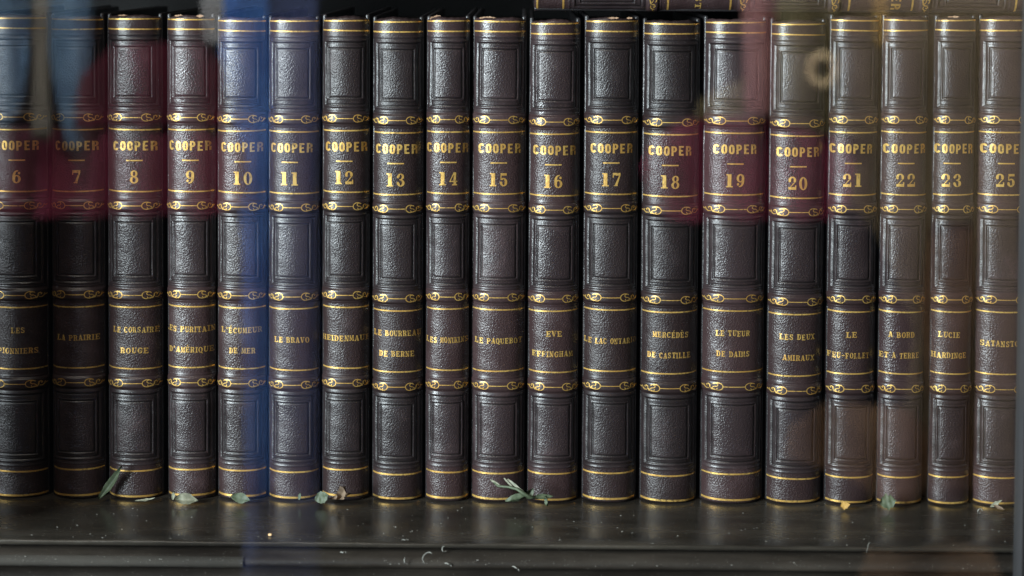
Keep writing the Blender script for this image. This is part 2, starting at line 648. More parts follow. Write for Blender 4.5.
        for k, (dy, dz) in enumerate(((0.0009, 0.0002), (0.0022, -0.0006), (0.0030, -0.0030))):
            row = V[(nv - 1) * nu:nv * nu].copy()
            row[:, 1] += dy
            row[:, 2] += dz
            rim.append(row)
        V = np.concatenate([V] + rim)
        G = np.concatenate([gr.reshape(-1), np.full(nu * 3, 0.5)])
        me = bpy.data.meshes.new(name)
        ii = np.arange(nu - 1)
        jj = np.arange(nv + 3 - 1)
        a = (jj[:, None] * nu + ii[None, :]).reshape(-1)
        F = np.stack([a, a + 1, a + nu + 1, a + nu], -1)
        me.vertices.add(len(V))
        me.vertices.foreach_set('co', V.astype(np.float32).reshape(-1))
        me.loops.add(F.size)
        me.loops.foreach_set('vertex_index', F.astype(np.int32).reshape(-1))
        me.polygons.add(len(F))
        me.polygons.foreach_set('loop_start', np.arange(0, F.size, 4, dtype=np.int32))
        me.polygons.foreach_set('use_smooth', np.ones(len(F), dtype=bool))
        at_ = me.attributes.new('grain', 'FLOAT', 'POINT')
        at_.data.foreach_set('value', G.astype(np.float32))
        T = np.zeros(X.shape)
        for (t, b) in ((18, 39), (115, 213), (292, 394), (469, 503)):
            T = np.where((Z < self.z(t)) & (Z > self.z(b)), 1.0, T)
        Tl = np.zeros(X.shape)
        for (ot, ob, it, ib) in self.panels:
            for (hw, t, b, o_, wd) in ((w * self.fo, ot, ob, 1.0, .42), (w * self.fi, it, ib, 0.0, .38), (w * self.fi, it, ib, -1.6, .5)):
                d = np.maximum(np.abs(X) - hw, np.abs(Z - (t + b) / 2) - (t - b) / 2) * 1000 + o_
                Tl = np.maximum(Tl, np.exp(-(d / wd) ** 2) * (0.5 if o_ < 0 else 1.0))
        at3 = me.attributes.new('tooled', 'FLOAT', 'POINT')
        at3.data.foreach_set('value', np.concatenate([Tl.reshape(-1), np.zeros(nu * 3)]).astype(np.float32))
        at2 = me.attributes.new('tone', 'FLOAT', 'POINT')
        at2.data.foreach_set('value', np.concatenate([T.reshape(-1), np.ones(nu * 3)]).astype(np.float32))
        me.update()
        me.validate()
        return link(name, me, mat, parent)

    def gild(self, name, quads, parent, off=0.00013):
        """quads in local (x, z) metres, laid on the leather"""
        verts, faces = [], []
        for i, q in enumerate(quads):
            # large shapes are cut up so that they follow the curve
            o = off + (i % 7) * 0.000004
            A, B, C, D = [Vector(p) for p in q]
            n = max(1, int(max((B - A).length, (C - D).length) / 0.0009 + 0.6))
            m = max(1, int(max((D - A).length, (C - B).length) / 0.0012 + 0.5))
            P = [[(A.lerp(B, a / n)).lerp(D.lerp(C, a / n), b / m) for a in range(n + 1)] for b in range(m + 1)]
            base = {}
            for b in range(m):
                for a in range(n):
                    c4 = (P[b][a], P[b][a + 1], P[b + 1][a + 1], P[b + 1][a])
                    if any(abs(p[0]) > self.w * 0.985 for p in c4):
                        continue
                    ids = []
                    for key, p in zip(((b, a), (b, a + 1), (b + 1, a + 1), (b + 1, a)), c4):
                        if key not in base:
                            base[key] = len(verts)
                            verts.append((p[0], p[1], o))
                        ids.append(base[key])
                    faces.append(tuple(ids))
        if verts:
            verts = self.pts(np.array(verts))
        return link(name, mesh(name, verts, faces), M_GOLD, parent)


def lay(text, glyph, x0, x1, zc, hgt, rr, gap=0.16, space=0.62, jit=0.02):
    """text between x0 and x1, centred on height zc"""
    ws = [space if c == ' ' else (0.55 if c in "I'" and glyph is serif_cap else 1.0) for c in text]
    tot = sum(ws) + gap * (len(text) - 1)
    cell = (x1 - x0) / tot
    quads, x = [], x0
    for c, wd in zip(text, ws):
        if c != ' ':
            dz = rr.uniform(-jit, jit) * hgt
            tl = rr.uniform(-1, 1) * jit
            for q in glyph(c):
                pts = []
                for (gx, gy) in q:
                    if c in "I'" and glyph is serif_cap:
                        gx = (gx - .22) / .56 * .55
                    pts.append((x + gx * cell + gy * tl * hgt, zc + (gy - 0.5) * hgt + dz))
                quads.append(pts)
        x += (wd + gap) * cell
    return quads


def stroke(pts, wd):
    """polyline ribbon made of quads"""
    out = []
    n = len(pts)
    L = []
    for i, (x, z) in enumerate(pts):
        a = pts[max(i - 1, 0)]
        b = pts[min(i + 1, n - 1)]
        dx, dz = b[0] - a[0], b[1] - a[1]
        m = math.hypot(dx, dz) or 1e-9
        ww = wd * (0.6 if i in (0, n - 1) else 1) / 2
        L.append(((x - dz / m * ww, z + dx / m * ww), (x + dz / m * ww, z - dx / m * ww)))
    for i in range(n - 1):
        out.append([L[i][1], L[i + 1][1], L[i + 1][0], L[i][0]])
    return out


def arcp(cx, cz, rx, rz, a0, a1, n=12):
    return [(cx + rx * math.cos(R(a0 + (a1 - a0) * i / n)), cz + rz * math.sin(R(a0 + (a1 - a0) * i / n))) for i in range(n + 1)]


def flourish_quads(w, zc):
    """dot, scrolls and oval at each end, joined by a thin fillet"""
    u = PX
    q = []
    q += [[(-0.36 * w, zc - 0.40 * u), (0.36 * w, zc - 0.40 * u), (0.36 * w, zc + 0.40 * u), (-0.36 * w, zc + 0.40 * u)]]
    sc_ = w / (25 * u)
    for s in (-1, 1):
        def m(pts):
            return [(s * px * u * sc_, zc + pz * u) for px, pz in pts]
        qs = []
        qs += stroke(m(arcp(12.5, 0, 4.0, 3.7, 40, 320)), 0.85 * u)      # open oval towards the middle
        qs += stroke(m(arcp(14.2, 1.6, 1.9, 1.7, 20, 300, 8)), 0.75 * u)
        qs += stroke(m(arcp(14.6, -1.9, 1.8, 1.5, -200, 80, 8)), 0.75 * u)
        qs += stroke(m([(15.2, -3.0), (16.8, -2.9), (17.8, -1.0), (18.0, 1.3), (19.2, 2.0), (20.2, 0.9), (19.5, -0.2)]), 1.0 * u)
        qs += stroke(m([(18.4, -2.2), (20.2, -2.6), (21.6, -1.0), (22.0, 1.2)]), 1.0 * u)
        qs += stroke(m([(22.2, -0.6), (23.2, -0.2), (23.9, 0.3)]), 1.3 * u)
        if s < 0:
            qs = [[a[3], a[2], a[1], a[0]] for a in qs]
        q += qs
    return q


# ------------------------------------------------------------------ the volumes
# number, left edge, right edge, flourish 1, flourish 4, centre of the number, lettering span, titles
BOOKS = [
    ('6', -12, 48, 116.5, 384, 16.5, (-6, 37), [('LES', 11, 25), ('PIONNIERS', -3, 37)]),
    ('7', 51, 105, 117, 382.5, 76, (54, 97), [('LA PRAIRIE', 56, 98)]),
    ('8', 107, 163, 117, 383.5, 134, (112, 155.5), [('LE CORSAIRE', 112, 157), ('ROUGE', 120, 148)]),
    ('9', 167, 216, 117, 382.5, 190, (168, 210), [('LES PURITAINS', 163, 218), ("D'AMÉRIQUE", 168, 212)]),
    ('10', 217, 267, 118.5, 383.5, 242.5, (220.5, 262), [("L'ÉCUMEUR", 221, 261), ('DE MER', 229, 255)]),
    ('11', 268, 320, 119, 385, 289.5, (270, 312), [('LE BRAVO', 274, 309)]),
    ('12', 322, 370, 118, 383, 344, (324.5, 366.5), [('HEIDENMAUER', 321, 374)]),
    ('13', 372, 423.5, 120, 387, 395.5, (375, 417), [('LE BOURREAU', 373, 420), ('DE BERNE', 379, 414)]),
    ('14', 426, 469.5, 119, 385, 448, (426, 468), [('LES MONIKINS', 422, 473)]),
    ('15', 471.5, 526, 119.5, 386, 498.5, (478.5, 520.5), [('LE PAQUEBOT', 475, 522)]),
    ('16', 528, 579.5, 121.5, 387, 553, (533, 576), [('EVE', 546, 562), ('EFFINGHAM', 532, 573)]),
    ('17', 583, 638, 119.5, 386, 611, (590.5, 633), [('LE LAC ONTARIO', 581, 638)]),
    ('18', 641, 699, 122, 388.5, 670, (649, 692), [('MERCÉDÈS', 653, 689), ('DE CASTILLE', 648, 691)]),
    ('19', 702, 766, 120.5, 387, 735, (714, 757), [('LE TUEUR', 716, 750), ('DE DAIMS', 717, 750)]),
    ('20', 768, 824.5, 123, 391, 798, (777.5, 820), [('LES DEUX', 780, 815), ('AMIRAUX', 783, 815)]),
    ('21', 827, 877, 119.5, 389, 853, (831, 873), [('LE', 846, 857), ('FEU-FOLLET', 828, 870)]),
    ('22', 879, 926, 119.5, 389, 906, (885, 927), [('A BORD', 889, 915), ('ET A TERRE', 881, 920)]),
    ('23', 931, 973, 119.5, 389, 952, (933, 974), [('LUCIE', 939, 960), ('HARDINGE', 930, 967)]),
    ('25', 975.5, 1031, 119.5, 389.5, 1006, (983, 1027), [('SATANSTOE', 982, 1024)]),
]
GROUP = 'matching leather volumes standing in a row'
EXTRA = {'6': 'cut by the left edge', '7': 'second from the left', '8': 'wide, left part of the row', '9': 'narrow, left part of the row',
         '10': 'under the blue reflection', '11': 'beside the blue reflection', '12': 'brown crumpled leaf at its foot',
         '13': 'left of the middle', '14': 'narrowest near the middle, torn head cap', '15': 'sprig before its right foot',
         '16': 'green sprig before its left foot', '17': 'right of the middle', '18': 'maroon sheen over its number',
         '19': 'the widest', '20': 'ring reflection near its head', '21': 'yellow flake at its foot',
         '22': 'green leaf at its foot', '23': 'narrow, last but one', '25': 'last on the right'}


def covers_and_pages(root, sp, W, H, depth, rr):
    w = W / 2
    th = 0.0026
    yb = sp.sag1 + sp.sag2 * 0.55
    for s in (-1, 1):
        x0, x1 = sorted((s * (w - th), s * (w - 0.00015)))
        o = rounded_box('cover', x0, x1, yb, depth, 0, H + 0.0009 + rr.uniform(-.0003, .0003), 0.0010, M_BOARD, root, 3)
        a = o.data.attributes.new('grain', 'FLOAT', 'POINT')
        a.data.foreach_set('value', [0.5] * len(o.data.vertices))
    rounded_box('page_block', -(w - th - 0.0004), w - th - 0.0004, yb + 0.004, depth - 0.004, 0.003, H - 0.004, 0.0004, M_PAGES, root, 1)


def make_book(num, W, ruler, seed, xc, span, ncx, titles, depth=0.142):
    """xc etc. are world x of measured places; lettering is given relative to the spine's own middle"""
    root = empty('book', (xc, 0, 0))
    rr = random.Random(seed)
    sp = Spine(W, ruler, seed)
    sp.build('spine', M_LEATHER, root)
    covers_and_pages(root, sp, W, sp.H, depth, rr)
    w = sp.w
    for p, t in ((24, .7), (34, .7), (134.5, .7), (196, .7), (311.5, .7), (372.5, .7), (474.5, .8), (500, 1.0)):
        z = max(sp.z(p) + rr.uniform(-.0001, .0001), 0.0017)
        t = t * PX
        sl = rr.uniform(-.0002, .0002)
        sp.gild('gold_rule', [[(-w * .97, z - t - sl), (w * .97, z - t + sl), (w * .97, z + t + sl), (-w * .97, z + t - sl)]], root)
    for p in (122, 210, 299, 387):
        sp.gild('gold_flourish', flourish_quads(w * .97, sp.z(p)), root)
    e = .95 * w
    fit = lambda a, b: (max(a, -e), min(b, e))
    sp.gild('author_lettering', lay('COOPER', sans, *(fit(span[0] - xc, span[1] - xc) if num != '6' else (span[0] - xc, span[1] - xc)), sp.z(150.5), 9.6 * PX, rr, gap=0.20), root)
    c = ncx - xc
    sp.gild('short_rule', [[(c - 8 * PX, sp.z(165) - .65 * PX), (c + 8.5 * PX, sp.z(165) - .65 * PX),
                            (c + 8.5 * PX, sp.z(165) + .65 * PX), (c - 8 * PX, sp.z(165) + .65 * PX)]], root)
    wd = (4.6 if len(num) == 1 else 9.8) * PX
    sp.gild('volume_number', lay(num, digit, c - wd, c + wd, sp.z(181.5), 13.2 * PX, rr, gap=0.22), root)
    zt = [342.5] if len(titles) == 1 else [334, 354.5]
    for (t, a, b), zc in zip(titles, zt):
        sp.gild('title_lettering', lay(t, serif_cap, *((a - xc, b - xc) if num in ('6', '12') or t == 'LES PURITAINS' else fit(a - xc, b - xc)), sp.z(zc), 5.7 * PX, rr, gap=0.13, jit=0.05), root)
    return root, sp


VOL = {}
for i, (num, l, r_, f1, f4, nc, span, titles) in enumerate(BOOKS):
    xl, xr = at(l, 250, 0.006).x, at(r_, 250, 0.006).x
    xc = (xl + xr) / 2
    mid = (l + r_) / 2
    ruler = lambda p, mid=mid, f1=f1, f4=f4: at(mid, f1 + .5 + (p - 122) * (f4 - f1 - .5) / 265.0, -0.0006).z
    fx = lambda p, y: at(p, y, 0.0).x
    T = [(t, fx(a, 343), fx(b, 343)) for t, a, b in titles]
    root, sp = make_book(num, xr - xl, ruler, 3 + i * 1.7, xc, (fx(span[0], 150), fx(span[1], 150)), fx(nc, 175), T)
    VOL[num] = (root, sp)
    words = ' '.join(t for t, _, _ in titles)
    tag(root, 'dark book %s, %s, %s' % (num, words.replace('MERCÉDÈS ', '').replace("É", "E"), EXTRA[num]), 'book', GROUP)

# the volume lying on top of the right half: same binding, on its side, head to the right
xl, xr = at(534, 10, 0.012).x, at(1026, 10, 0.012).x
Wl = 0.027
TOPZ = sp.H + 0.0013
lying = empty('book', (0, 0, 0))
rr = random.Random(77)
L = xr - xl
k = L / (503 - 18)
spl = Spine(Wl, lambda p: (503 - p) * k, 5.0, 0.07)
spl.build('spine', M_LEATHER, lying)
covers_and_pages(lying, spl, Wl, spl.H, 0.142, rr)
w = spl.w
for p in (24, 34, 134.5, 196, 311.5, 372.5, 474.5, 500):
    z = spl.z(p)
    spl.gild('gold_rule', [[(-w * .97, z - .95 * PX), (w * .97, z - .95 * PX), (w * .97, z + .95 * PX), (-w * .97, z + .95 * PX)]], lying)
for p in (122, 210, 299, 387):
    spl.gild('gold_flourish', flourish_quads(w * .97, spl.z(p)), lying)
spl.gild('author_lettering', lay('COOPER', sans, -22.5 * PX, 24 * PX, spl.z(150.5), 9.6 * PX, rr, gap=0.2), lying)
spl.gild('title_lettering', lay("L'OUEST", serif_cap, -22 * PX, 24 * PX, spl.z(343), 6.2 * PX, rr, gap=0.13), lying)
lying.rotation_euler = (0, R(90), 0)       # local z -> world +x, local x -> world -z
lying.location = (xl, 0.000, TOPZ + Wl / 2)
tag(lying, 'dark leather book lying on its side on top of the row, upper right', 'book')

# ------------------------------------------------------------------ bookcase
case = empty('bookcase', (0, 0, 0))
tag(case, 'black lacquered bookcase shelf with a dusty moulded front edge', 'bookcase')


def extrude_profile(name, prof, x0, x1, n, mat, parent, amp=0.0002):
    verts, faces = [], []
    m = len(prof)
    for i in range(n + 1):
        x = x0 + (x1 - x0) * i / n
        for j, (y, z) in enumerate(prof):
            nz = mnoise.noise(Vector((x * 22, j * 0.35, 3.1))) * amp if 0 < j < m - 1 else 0
            nz2 = mnoise.noise(Vector((x * 160, j * 0.9, 8.1))) * amp * 0.5 if 0 < j < m - 1 else 0
            verts.append((x, y - nz - nz2, z + nz * 0.7))
    for i in range(n):
        for j in range(m - 1):
            faces.append((i * m + j, i * m + j + 1, (i + 1) * m + j + 1, (i + 1) * m + j))
    me = mesh(name, verts, faces, True)
    return link(name, me, mat, parent)


shelf_prof = [(0.20, 0.0), (0.10, 0.0), (-0.02, 0.0), (-0.050, 0.0), (-0.0600, 0.0), (-0.0608, -0.0002), (-0.0611, -0.0007),
              (-0.0610, -0.0016), (-0.0600, -0.0024), (-0.058, -0.0036), (-0.055, -0.0036), (-0.05, -0.020), (0.2, -0.020)]
extrude_profile('shelf_board', shelf_prof, -0.50, 0.42, 600, M_SHELF, case, 0.00045)
mprof = [(-0.054, -0.0040), (-0.0590, -0.0043), (-0.0600, -0.0046), (-0.0625, -0.0056), (-0.0650, -0.0072), (-0.0656, -0.0088), (-0.0650, -0.0102), (-0.0630, -0.0112),
         (-0.0590, -0.0122), (-0.0565, -0.0150), (-0.0560, -0.0200), (-0.0575, -0.0260), (-0.0600, -0.0300), (-0.0600, -0.0600),
         (-0.05, -0.0600), (-0.05, -0.021)]
extrude_profile('front_moulding', mprof, -0.50, 0.42, 420, M_MOULD, case, 0.0004)
sx1 = at(243, 560, -0.066).x
sprof = [(-0.0640, -0.0060), (-0.0656, -0.0064), (-0.0666, -0.0078), (-0.0668, -0.0092), (-0.0658, -0.0106), (-0.0640, -0.0110)]
extrude_profile('edge_strip', sprof, -0.50, sx1, 200, M_STRIP, case, 0.0005)
rounded_box('back_panel', -0.50, 0.42, 0.20, 0.212, -0.02, 0.45, 0.0, M_BACK, case)
rounded_box('top_shade_board', -0.50, 0.42, 0.075, 0.199, 0.300, 0.318, 0.001, M_BACK, case)  # out of view, added to keep the book tops and pages in shade
rounded_box('side_panel', -0.515, -0.501, -0.06, 0.212, -0.06, 0.45, 0.001, M_SHELF, case)
rounded_box('side_panel', 0.421, 0.435, -0.06, 0.212, -0.06, 0.45, 0.001, M_SHELF, case)

# ------------------------------------------------------------------ glass door with its grey metal stile
GY = -0.100
door = empty('glass_door', (0, GY, 0))
tag(door, 'clear glass door in a fluted grey frame, full of blurred reflections', 'glass door')
xs0 = at(1017.0, 570, GY).x
gp = rounded_box('glass_pane', -0.295, xs0 + 0.004, -0.0015, 0.0015, -0.30, 0.42, 0, M_GLASS, door)
gp.data.polygons.foreach_set('use_smooth', [False] * len(gp.data.polygons))
pr = []
n = 64
for i in range(n + 1):
    x = i / n * 0.026
    y = -0.0060 - 0.0016 * math.sin(math.pi * min(1, x / 0.004) / 2) - 0.0009 * math.cos(x / 0.0032 * 2 * math.pi)
    pr.append((xs0 + x, y))
pr = [(xs0, 0.006)] + [(xs0, -0.004)] + pr + [(xs0 + 0.026, 0.006)]
vs, fs = [], []
for k_, zz in enumerate((-0.30, 0.0, 0.2, 0.42)):
    for (x, y) in pr:
        vs.append((x, y, zz))
m = len(pr)
for k_ in range(3):
    for i in range(m):
        i2 = (i + 1) % m
        fs.append((k_ * m + i, k_ * m + i2, (k_ + 1) * m + i2, (k_ + 1) * m + i))
stile = link('door_stile', mesh('door_stile', vs, fs, False), M_STILE, door)
rounded_box('door_stile', -0.350, -0.293, -0.007, 0.007, -0.30, 0.42, 0.002, M_STILE, door)  # left stile out of view, added and sized to shade the leftmost books
rounded_box('door_rail', -0.350, xs0 + 0.026, -0.007, 0.007, 0.42, 0.445, 0.001, M_STILE, door)

# ------------------------------------------------------------------ leaves, sprig and crumbs on the shelf
M_LEAF = simple('dry_green_leaf', (0.035, 0.052, 0.026), (0.085, 0.11, 0.062), 500, 0.6)
M_PALE = simple('pale_dry_leaf', (0.13, 0.14, 0.095), (0.25, 0.245, 0.18), 500, 0.6)
M_BROWN = simple('brown_dry_leaf', (0.12, 0.08, 0.05), (0.26, 0.19, 0.13), 300, 0.7)
M_YELL = simple('yellow_dry_leaf', (0.30, 0.16, 0.03), (0.48, 0.29, 0.07), 300, 0.7)
M_LINT = simple('pale_lint', (0.16, 0.16, 0.145), (0.33, 0.33, 0.30), 300, 0.8)


def leaf_mesh(name, L_, Wd, curl, fold, seed, ragged=0.0):
    """blade with a midrib fold, pointed ends, curled along its length, given thickness"""
    nu, nv = 14, 7
    top = []
    for i in range(nu):
        t = i / (nu - 1)
        half = Wd / 2 * (math.sin(math.pi * min(1, t * 1.02 + .02)) ** 0.75) * (1 + ragged * mnoise.noise(Vector((t * 7, seed, 0))))
        for j in range(nv):
            s = j / (nv - 1) * 2 - 1
            a = curl * (t - 0.3)
            x = L_ * t
            z = L_ * (a * t) + fold * Wd * abs(s) + 0.10 * Wd * mnoise.noise(Vector((t * 5, s * 2, seed)))
            top.append(Vector((x, s * half, z)))
    vs_ = top + [v - Vector((0, 0, 0.00018)) for v in top]
    N = nu * nv
    fs_ = grid_faces(nv, nu)
    fs_ = fs_ + [tuple(N + q for q in reversed(f)) for f in fs_]
    return mesh(name, vs_, fs_)


def leaf(px, py, L_, Wd, rot, mat, label, curl=0.3, fold=0.3, seed=1.0, ragged=0.3, y=-0.006, group='fallen leaf fragments on the shelf'):
    o = link('leaf', leaf_mesh('leaf', L_, Wd, curl, fold, seed, ragged), mat)
    p = at(px, py, y)
    o.location = (p.x, y, max(p.z, 0.0006))
    o.rotation_euler = tuple(R(a) for a in rot)
    tag(o, label, 'leaf', group)
    return o


leaf(99, 499, .021, .0042, (60, -50, 10), M_LEAF, 'slender curled dark green leaf leaning between books 7 and 8', .3, .3, 1, .2, -.004)
leaf(176, 500, .011, .0055, (55, -4, -6), M_PALE, 'pale curled leaf bit at the foot of book 9', -.5, .4, 2.3, .3, -.008)
leaf(173, 500, .005, .002, (60, -75, 0), M_PALE, 'tiny upright pale leaf bit left of the curled one by book 9', .3, .3, 7.3, .3, -.007)
leaf(231, 496, .010, .0050, (70, 12, 0), M_LEAF, 'broad grey green leaf at the foot of book 10', .2, .1, 3.1, .3, -.008)
leaf(315, 500, .0075, .0060, (75, -22, 0), M_LEAF, 'green triangular leaf between books 11 and 12', .1, .05, 4.2, .3, -.008)
leaf(299, 500, .004, .0016, (70, -80, 0), M_LEAF, 'tiny green sliver standing at the foot of book 11', .1, .1, 5.2, .3, -.006)
leaf(339, 500, .009, .006, (65, -50, 0), M_BROWN, 'brown crumpled leaf at the foot of book 12', .9, .5, 6.4, .8, -.008)
leaf(330, 499, .011, .0025, (40, -8, 0), M_BROWN, 'thin brown leaf bit lying under the crumpled leaf by book 12', .3, .3, 9.4, .6, -.006)
leaf(840, 506, .005, .0035, (70, -10, 0), M_YELL, 'small yellow orange leaf flake at the foot of book 21', .2, .1, 8.4, .6, -.008)
leaf(880, 503, .0080, .0070, (75, -10, 0), M_LEAF, 'round pale green leaf at the foot of book 22', .2, .1, 11.4, .5, -.009)
leaf(135, 501, .010, .002, (20, 0, 5), M_PALE, 'small flat leaf crumb before book 8', .2, .2, 12.4, .6, -.007)
leaf(990, 507, .007, .0018, (60, -30, 0), M_PALE, 'small dry leaf splinter at the foot of book 25', .2, .2, 13.4, .6, -.007)
leaf(993, 505, .006, .0015, (60, 25, 0), M_BROWN, 'brown dry leaf splinter at the foot of book 25', .2, .2, 14.4, .6, -.008)

M_FRAY = simple('bare_frayed_leather', (0.22, 0.12, 0.07), (0.45, 0.30, 0.19), 700, 0.8)
for num, u0, ln, wd, sd in (('14', -.85, .0075, .0028, 3.3), ('15', -.75, .0085, .0014, 5.1), ('17', -.2, .0060, .0010, 6.1), ('9', -.6, .0050, .0010, 7.7),
                            ('9', .3, .0040, .0012, 2.7), ('8', -.5, .0050, .0009, 1.7), ('23', -.5, .0060, .0010, 4.7), ('17', .5, .0030, .0010, 9.7)):
    root, sp = VOL[num]
    fr = link('frayed_head_cap', leaf_mesh('frayed_head_cap', ln, wd, .1, .1, sd, .9), M_FRAY, root)
    fr.location = (u0 * sp.w, float(sp.base(np.array([u0 * sp.w]))[0]) - .0002, sp.H - wd * .25)
    fr.rotation_euler = (R(75), 0, R(4))

sprig = empty('sprig', at(525, 500, -0.010))
tag(sprig, 'green sprig with narrow leaves leaning between books 15 and 16', 'sprig')
o0 = sprig.location


def rel(px, py, y):
    return at(px, py, y) - o0


tube('stem', [rel(493, 481.5, -.006), rel(498, 486, -.008), rel(509, 487, -.010), rel(517, 489, -.012), rel(523, 493, -.013), rel(529, 497, -.013),
              rel(540, 498, -.010)], [.0004, .0006, .0007, .0008, .0010, .0011, .0006], M_LEAF, sprig)


def sprig_leaf(a, b, wd, tw, seed, mat=M_LEAF):
    a, b = Vector(a), Vector(b)
    me = leaf_mesh('leaf', (b - a).length, wd, 0.15, 0.3, seed, 0.2)
    o = link('leaf', me, mat, sprig)
    o.location = a
    q = (b - a).to_track_quat('X', 'Z')
    o.rotation_euler = (q @ Euler((R(tw), 0, 0)).to_quaternion()).to_euler()
    return o


sprig_leaf(rel(527, 496, -.013), rel(506, 481, -.009), .0024, 60, 1.5, M_PALE)
sprig_leaf(rel(526, 496, -.013), rel(506, 503, -.014), .0042, 70, 2.5)
sprig_leaf(rel(526, 498, -.013), rel(532, 488, -.011), .0036, 80, 3.5)
sprig_leaf(rel(512, 487, -.010), rel(503, 479, -.008), .0016, 60, 4.5, M_PALE)
sprig_leaf(rel(533, 497, -.012), rel(553, 497, -.010), .0026, 60, 5.5)
sprig_leaf(rel(546, 496, -.011), rel(549, 506, -.014), .0030, 80, 6.5)
sprig_leaf(rel(500, 486, -.008), rel(490, 481, -.006), .0018, 60, 7.5, M_PALE)


def curl(px, py, y, r, a0, a1, rad, label, sq=1.0, mat=M_LINT, z=None, cat='lint'):
    p = at(px, py, y)
    pts = [(r * math.cos(R(a0 + (a1 - a0) * i / 9)) * sq, 0.0006 * math.sin(i), r * math.sin(R(a0 + (a1 - a0) * i / 9))) for i in range(10)]
    o = tube('lint_curl', pts, [rad * .4] + [rad] * 8 + [rad * .4], mat, None, 5)
    o.location = p
    tag(o, label, cat, 'small pale curls on the shelf edge')


curl(445, 549, -.0615, .0013, 100, 300, .00030, 'bright hooked curl of lint standing on the shelf edge below book 14')
curl(409, 560, -.0670, .0022, 150, 250, .00028, 'short pale fibre on the moulding below book 13')
curl(429, 559, -.0670, .0030, 60, 230, .00024, 'pale round curl on the moulding below book 14')
curl(447, 568, -.0665, .0022, 20, 120, .00030, 'pale arched fibre low on the moulding under the hooked curl')
curl(405, 549, -.0605, .0045, 70, 110, .00020, 'flat white thread on the shelf edge below book 13')
curl(343, 558, -.0672, .0028, 60, 120, .00030, 'pale bit on the moulding below book 12')
curl(513, 573, -.066, .0030, 20, 100, .00030, 'pale curved fibre at the bottom edge under book 15')
curl(884, 552, -.0640, .0080, 145, 185, .00012, 'thin straight hair crossing the shelf edge below book 22')
curl(980, 511, -.012, .0012, 0, 300, .0003, 'pale small curl on the shelf before book 25')

cr = rounded_box('crumb', -.0009, .0009, -.0007, .0007, 0, .0011, .0004, simple('orange_crumb', (.75, .45, .22), (.9, .6, .3), 900, .7))
pc = at(271, 541.5, -0.05)
cr.location = (pc.x, -0.0525, 0.0001)
tag(cr, 'tiny orange crumb on the shelf below the blue reflection', 'crumb')

# fine dust: uncountable specks
vs, fs = [], []
for i in range(1150):
    x = rnd.uniform(-0.32, 0.30)
    if rnd.random() < 0.62:
        y = -0.004 - 0.055 * rnd.random() ** 0.8
        z = 0.0001
    else:
        y = rnd.uniform(-0.0652, -0.0640)
        z = -0.0064 + rnd.uniform(-0.002, 0.0006)
        y = -0.0670 + abs(z + 0.008) * 0.6
    s = 0.00007 + 0.00024 * rnd.random() ** 5
    b = len(vs)
    e = rnd.uniform(.6, 2.2)
    for d in ((s * e, 0, 0), (-s * e, 0, 0), (0, s, 0), (0, -s, 0), (0, 0, s), (0, 0, -s * .5)):
        vs.append((x + d[0], y + d[1], z + d[2]))
    for f in ((0, 2, 4), (2, 1, 4), (1, 3, 4), (3, 0, 4), (2, 0, 5), (1, 2, 5), (3, 1, 5), (0, 3, 5)):
        fs.append(tuple(b + q for q in f))
M_DUST = simple('dust', (.16, .155, .14), (.34, .33, .30), 300, .9)
dust = link('dust', mesh('dust', vs, fs, False), M_DUST)
dust['kind'] = 'stuff'
dust['label'] = 'fine pale dust on the black shelf and its moulding'

# ------------------------------------------------------------------ what the glass mirrors: cloths and boards standing behind the viewer
def mirrored(px, py, Y):
    """place on the plane y=Y behind the camera that the glass throws to this part of the photograph"""
    p = at(px, py, 2 * (GY - 0.0) - Y)
    return p.x, p.z


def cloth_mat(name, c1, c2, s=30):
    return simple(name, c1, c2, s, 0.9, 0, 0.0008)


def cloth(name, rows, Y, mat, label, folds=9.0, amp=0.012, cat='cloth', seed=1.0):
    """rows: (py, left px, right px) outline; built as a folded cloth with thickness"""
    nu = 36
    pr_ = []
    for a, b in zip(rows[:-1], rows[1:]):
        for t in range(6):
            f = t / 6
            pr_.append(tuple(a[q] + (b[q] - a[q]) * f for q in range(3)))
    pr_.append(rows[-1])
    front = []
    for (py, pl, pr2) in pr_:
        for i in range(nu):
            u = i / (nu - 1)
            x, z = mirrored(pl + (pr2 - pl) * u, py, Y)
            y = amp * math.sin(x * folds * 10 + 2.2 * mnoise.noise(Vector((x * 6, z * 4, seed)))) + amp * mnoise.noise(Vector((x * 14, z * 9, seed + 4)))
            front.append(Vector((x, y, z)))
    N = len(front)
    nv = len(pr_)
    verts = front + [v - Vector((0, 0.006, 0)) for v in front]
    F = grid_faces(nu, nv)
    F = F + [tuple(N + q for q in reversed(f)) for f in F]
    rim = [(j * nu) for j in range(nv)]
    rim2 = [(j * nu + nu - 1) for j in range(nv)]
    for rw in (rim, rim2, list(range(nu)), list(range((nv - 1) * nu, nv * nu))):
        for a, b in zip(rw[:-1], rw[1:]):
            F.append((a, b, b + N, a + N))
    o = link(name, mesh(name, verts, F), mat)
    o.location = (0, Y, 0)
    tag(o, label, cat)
    return o


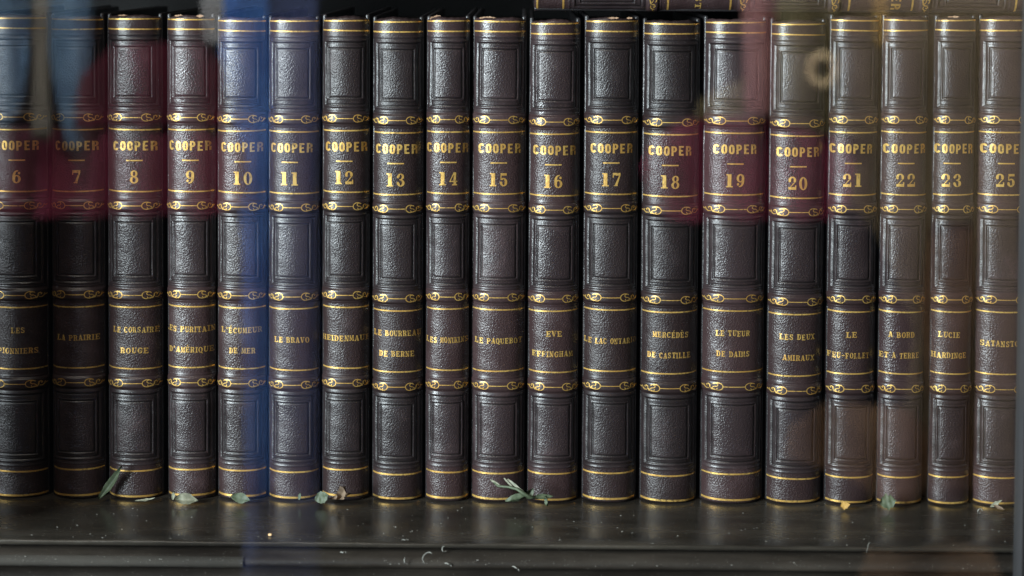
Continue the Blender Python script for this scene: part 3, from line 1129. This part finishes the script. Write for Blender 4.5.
M_CBLUE = cloth_mat('washed_blue_cloth', (0.10, 0.20, 0.34), (0.24, 0.40, 0.58))
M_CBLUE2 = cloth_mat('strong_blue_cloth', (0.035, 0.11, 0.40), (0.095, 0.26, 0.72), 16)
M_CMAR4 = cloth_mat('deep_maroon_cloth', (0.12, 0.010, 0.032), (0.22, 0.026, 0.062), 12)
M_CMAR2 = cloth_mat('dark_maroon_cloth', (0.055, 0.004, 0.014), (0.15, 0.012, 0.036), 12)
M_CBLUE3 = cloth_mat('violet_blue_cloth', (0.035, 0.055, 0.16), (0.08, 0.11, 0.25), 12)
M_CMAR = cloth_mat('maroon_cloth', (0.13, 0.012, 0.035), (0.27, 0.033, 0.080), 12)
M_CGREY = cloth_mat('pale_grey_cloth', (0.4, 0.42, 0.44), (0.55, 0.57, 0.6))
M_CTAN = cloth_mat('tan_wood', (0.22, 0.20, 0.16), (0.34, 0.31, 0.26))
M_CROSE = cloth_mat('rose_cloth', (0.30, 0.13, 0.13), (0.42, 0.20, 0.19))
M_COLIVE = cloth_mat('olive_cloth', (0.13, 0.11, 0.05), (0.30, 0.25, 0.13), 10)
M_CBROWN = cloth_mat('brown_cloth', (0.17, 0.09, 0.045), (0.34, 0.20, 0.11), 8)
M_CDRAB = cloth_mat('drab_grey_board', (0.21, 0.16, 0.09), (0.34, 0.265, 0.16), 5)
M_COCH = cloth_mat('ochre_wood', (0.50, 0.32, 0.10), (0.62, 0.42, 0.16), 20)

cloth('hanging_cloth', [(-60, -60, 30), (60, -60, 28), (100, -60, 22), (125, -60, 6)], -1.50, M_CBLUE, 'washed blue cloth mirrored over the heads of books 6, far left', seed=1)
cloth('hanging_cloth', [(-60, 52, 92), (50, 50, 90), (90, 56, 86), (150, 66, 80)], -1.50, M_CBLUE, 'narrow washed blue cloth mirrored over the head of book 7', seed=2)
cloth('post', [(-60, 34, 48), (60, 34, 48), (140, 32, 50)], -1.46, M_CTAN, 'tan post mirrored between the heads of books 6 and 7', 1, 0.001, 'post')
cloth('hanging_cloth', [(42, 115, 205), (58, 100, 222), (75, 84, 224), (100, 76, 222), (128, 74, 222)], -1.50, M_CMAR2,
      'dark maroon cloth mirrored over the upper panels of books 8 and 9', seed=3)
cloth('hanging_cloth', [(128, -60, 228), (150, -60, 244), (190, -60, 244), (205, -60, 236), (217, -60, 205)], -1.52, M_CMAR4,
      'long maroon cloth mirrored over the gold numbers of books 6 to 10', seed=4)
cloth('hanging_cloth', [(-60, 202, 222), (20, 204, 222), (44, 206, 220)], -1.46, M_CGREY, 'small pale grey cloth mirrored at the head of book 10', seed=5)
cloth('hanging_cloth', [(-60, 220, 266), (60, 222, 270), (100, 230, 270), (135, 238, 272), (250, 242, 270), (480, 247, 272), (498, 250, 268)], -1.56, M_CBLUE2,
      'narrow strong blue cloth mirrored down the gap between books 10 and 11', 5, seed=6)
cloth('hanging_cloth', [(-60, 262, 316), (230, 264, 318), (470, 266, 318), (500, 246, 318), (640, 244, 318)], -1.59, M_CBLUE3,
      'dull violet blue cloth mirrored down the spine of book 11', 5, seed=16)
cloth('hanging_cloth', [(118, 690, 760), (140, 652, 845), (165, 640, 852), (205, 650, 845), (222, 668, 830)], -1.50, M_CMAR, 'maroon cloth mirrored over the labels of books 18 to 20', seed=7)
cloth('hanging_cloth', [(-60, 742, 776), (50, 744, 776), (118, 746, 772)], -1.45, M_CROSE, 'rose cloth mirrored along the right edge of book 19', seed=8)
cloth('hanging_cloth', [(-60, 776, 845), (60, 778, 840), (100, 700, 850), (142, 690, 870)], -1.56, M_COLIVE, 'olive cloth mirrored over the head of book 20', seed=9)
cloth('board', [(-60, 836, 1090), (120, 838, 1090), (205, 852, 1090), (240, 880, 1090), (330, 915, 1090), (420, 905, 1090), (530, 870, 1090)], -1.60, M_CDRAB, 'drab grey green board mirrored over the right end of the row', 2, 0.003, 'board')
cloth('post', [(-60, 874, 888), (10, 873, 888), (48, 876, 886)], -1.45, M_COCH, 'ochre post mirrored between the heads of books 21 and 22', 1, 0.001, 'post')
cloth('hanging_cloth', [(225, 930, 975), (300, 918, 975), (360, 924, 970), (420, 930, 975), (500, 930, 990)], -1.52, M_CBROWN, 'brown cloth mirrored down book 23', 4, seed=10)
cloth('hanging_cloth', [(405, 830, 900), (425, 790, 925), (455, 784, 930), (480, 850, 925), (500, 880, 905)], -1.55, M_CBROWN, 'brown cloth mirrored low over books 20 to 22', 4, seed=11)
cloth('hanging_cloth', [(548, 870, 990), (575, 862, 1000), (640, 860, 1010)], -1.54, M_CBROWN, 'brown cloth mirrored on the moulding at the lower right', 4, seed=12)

# the ring
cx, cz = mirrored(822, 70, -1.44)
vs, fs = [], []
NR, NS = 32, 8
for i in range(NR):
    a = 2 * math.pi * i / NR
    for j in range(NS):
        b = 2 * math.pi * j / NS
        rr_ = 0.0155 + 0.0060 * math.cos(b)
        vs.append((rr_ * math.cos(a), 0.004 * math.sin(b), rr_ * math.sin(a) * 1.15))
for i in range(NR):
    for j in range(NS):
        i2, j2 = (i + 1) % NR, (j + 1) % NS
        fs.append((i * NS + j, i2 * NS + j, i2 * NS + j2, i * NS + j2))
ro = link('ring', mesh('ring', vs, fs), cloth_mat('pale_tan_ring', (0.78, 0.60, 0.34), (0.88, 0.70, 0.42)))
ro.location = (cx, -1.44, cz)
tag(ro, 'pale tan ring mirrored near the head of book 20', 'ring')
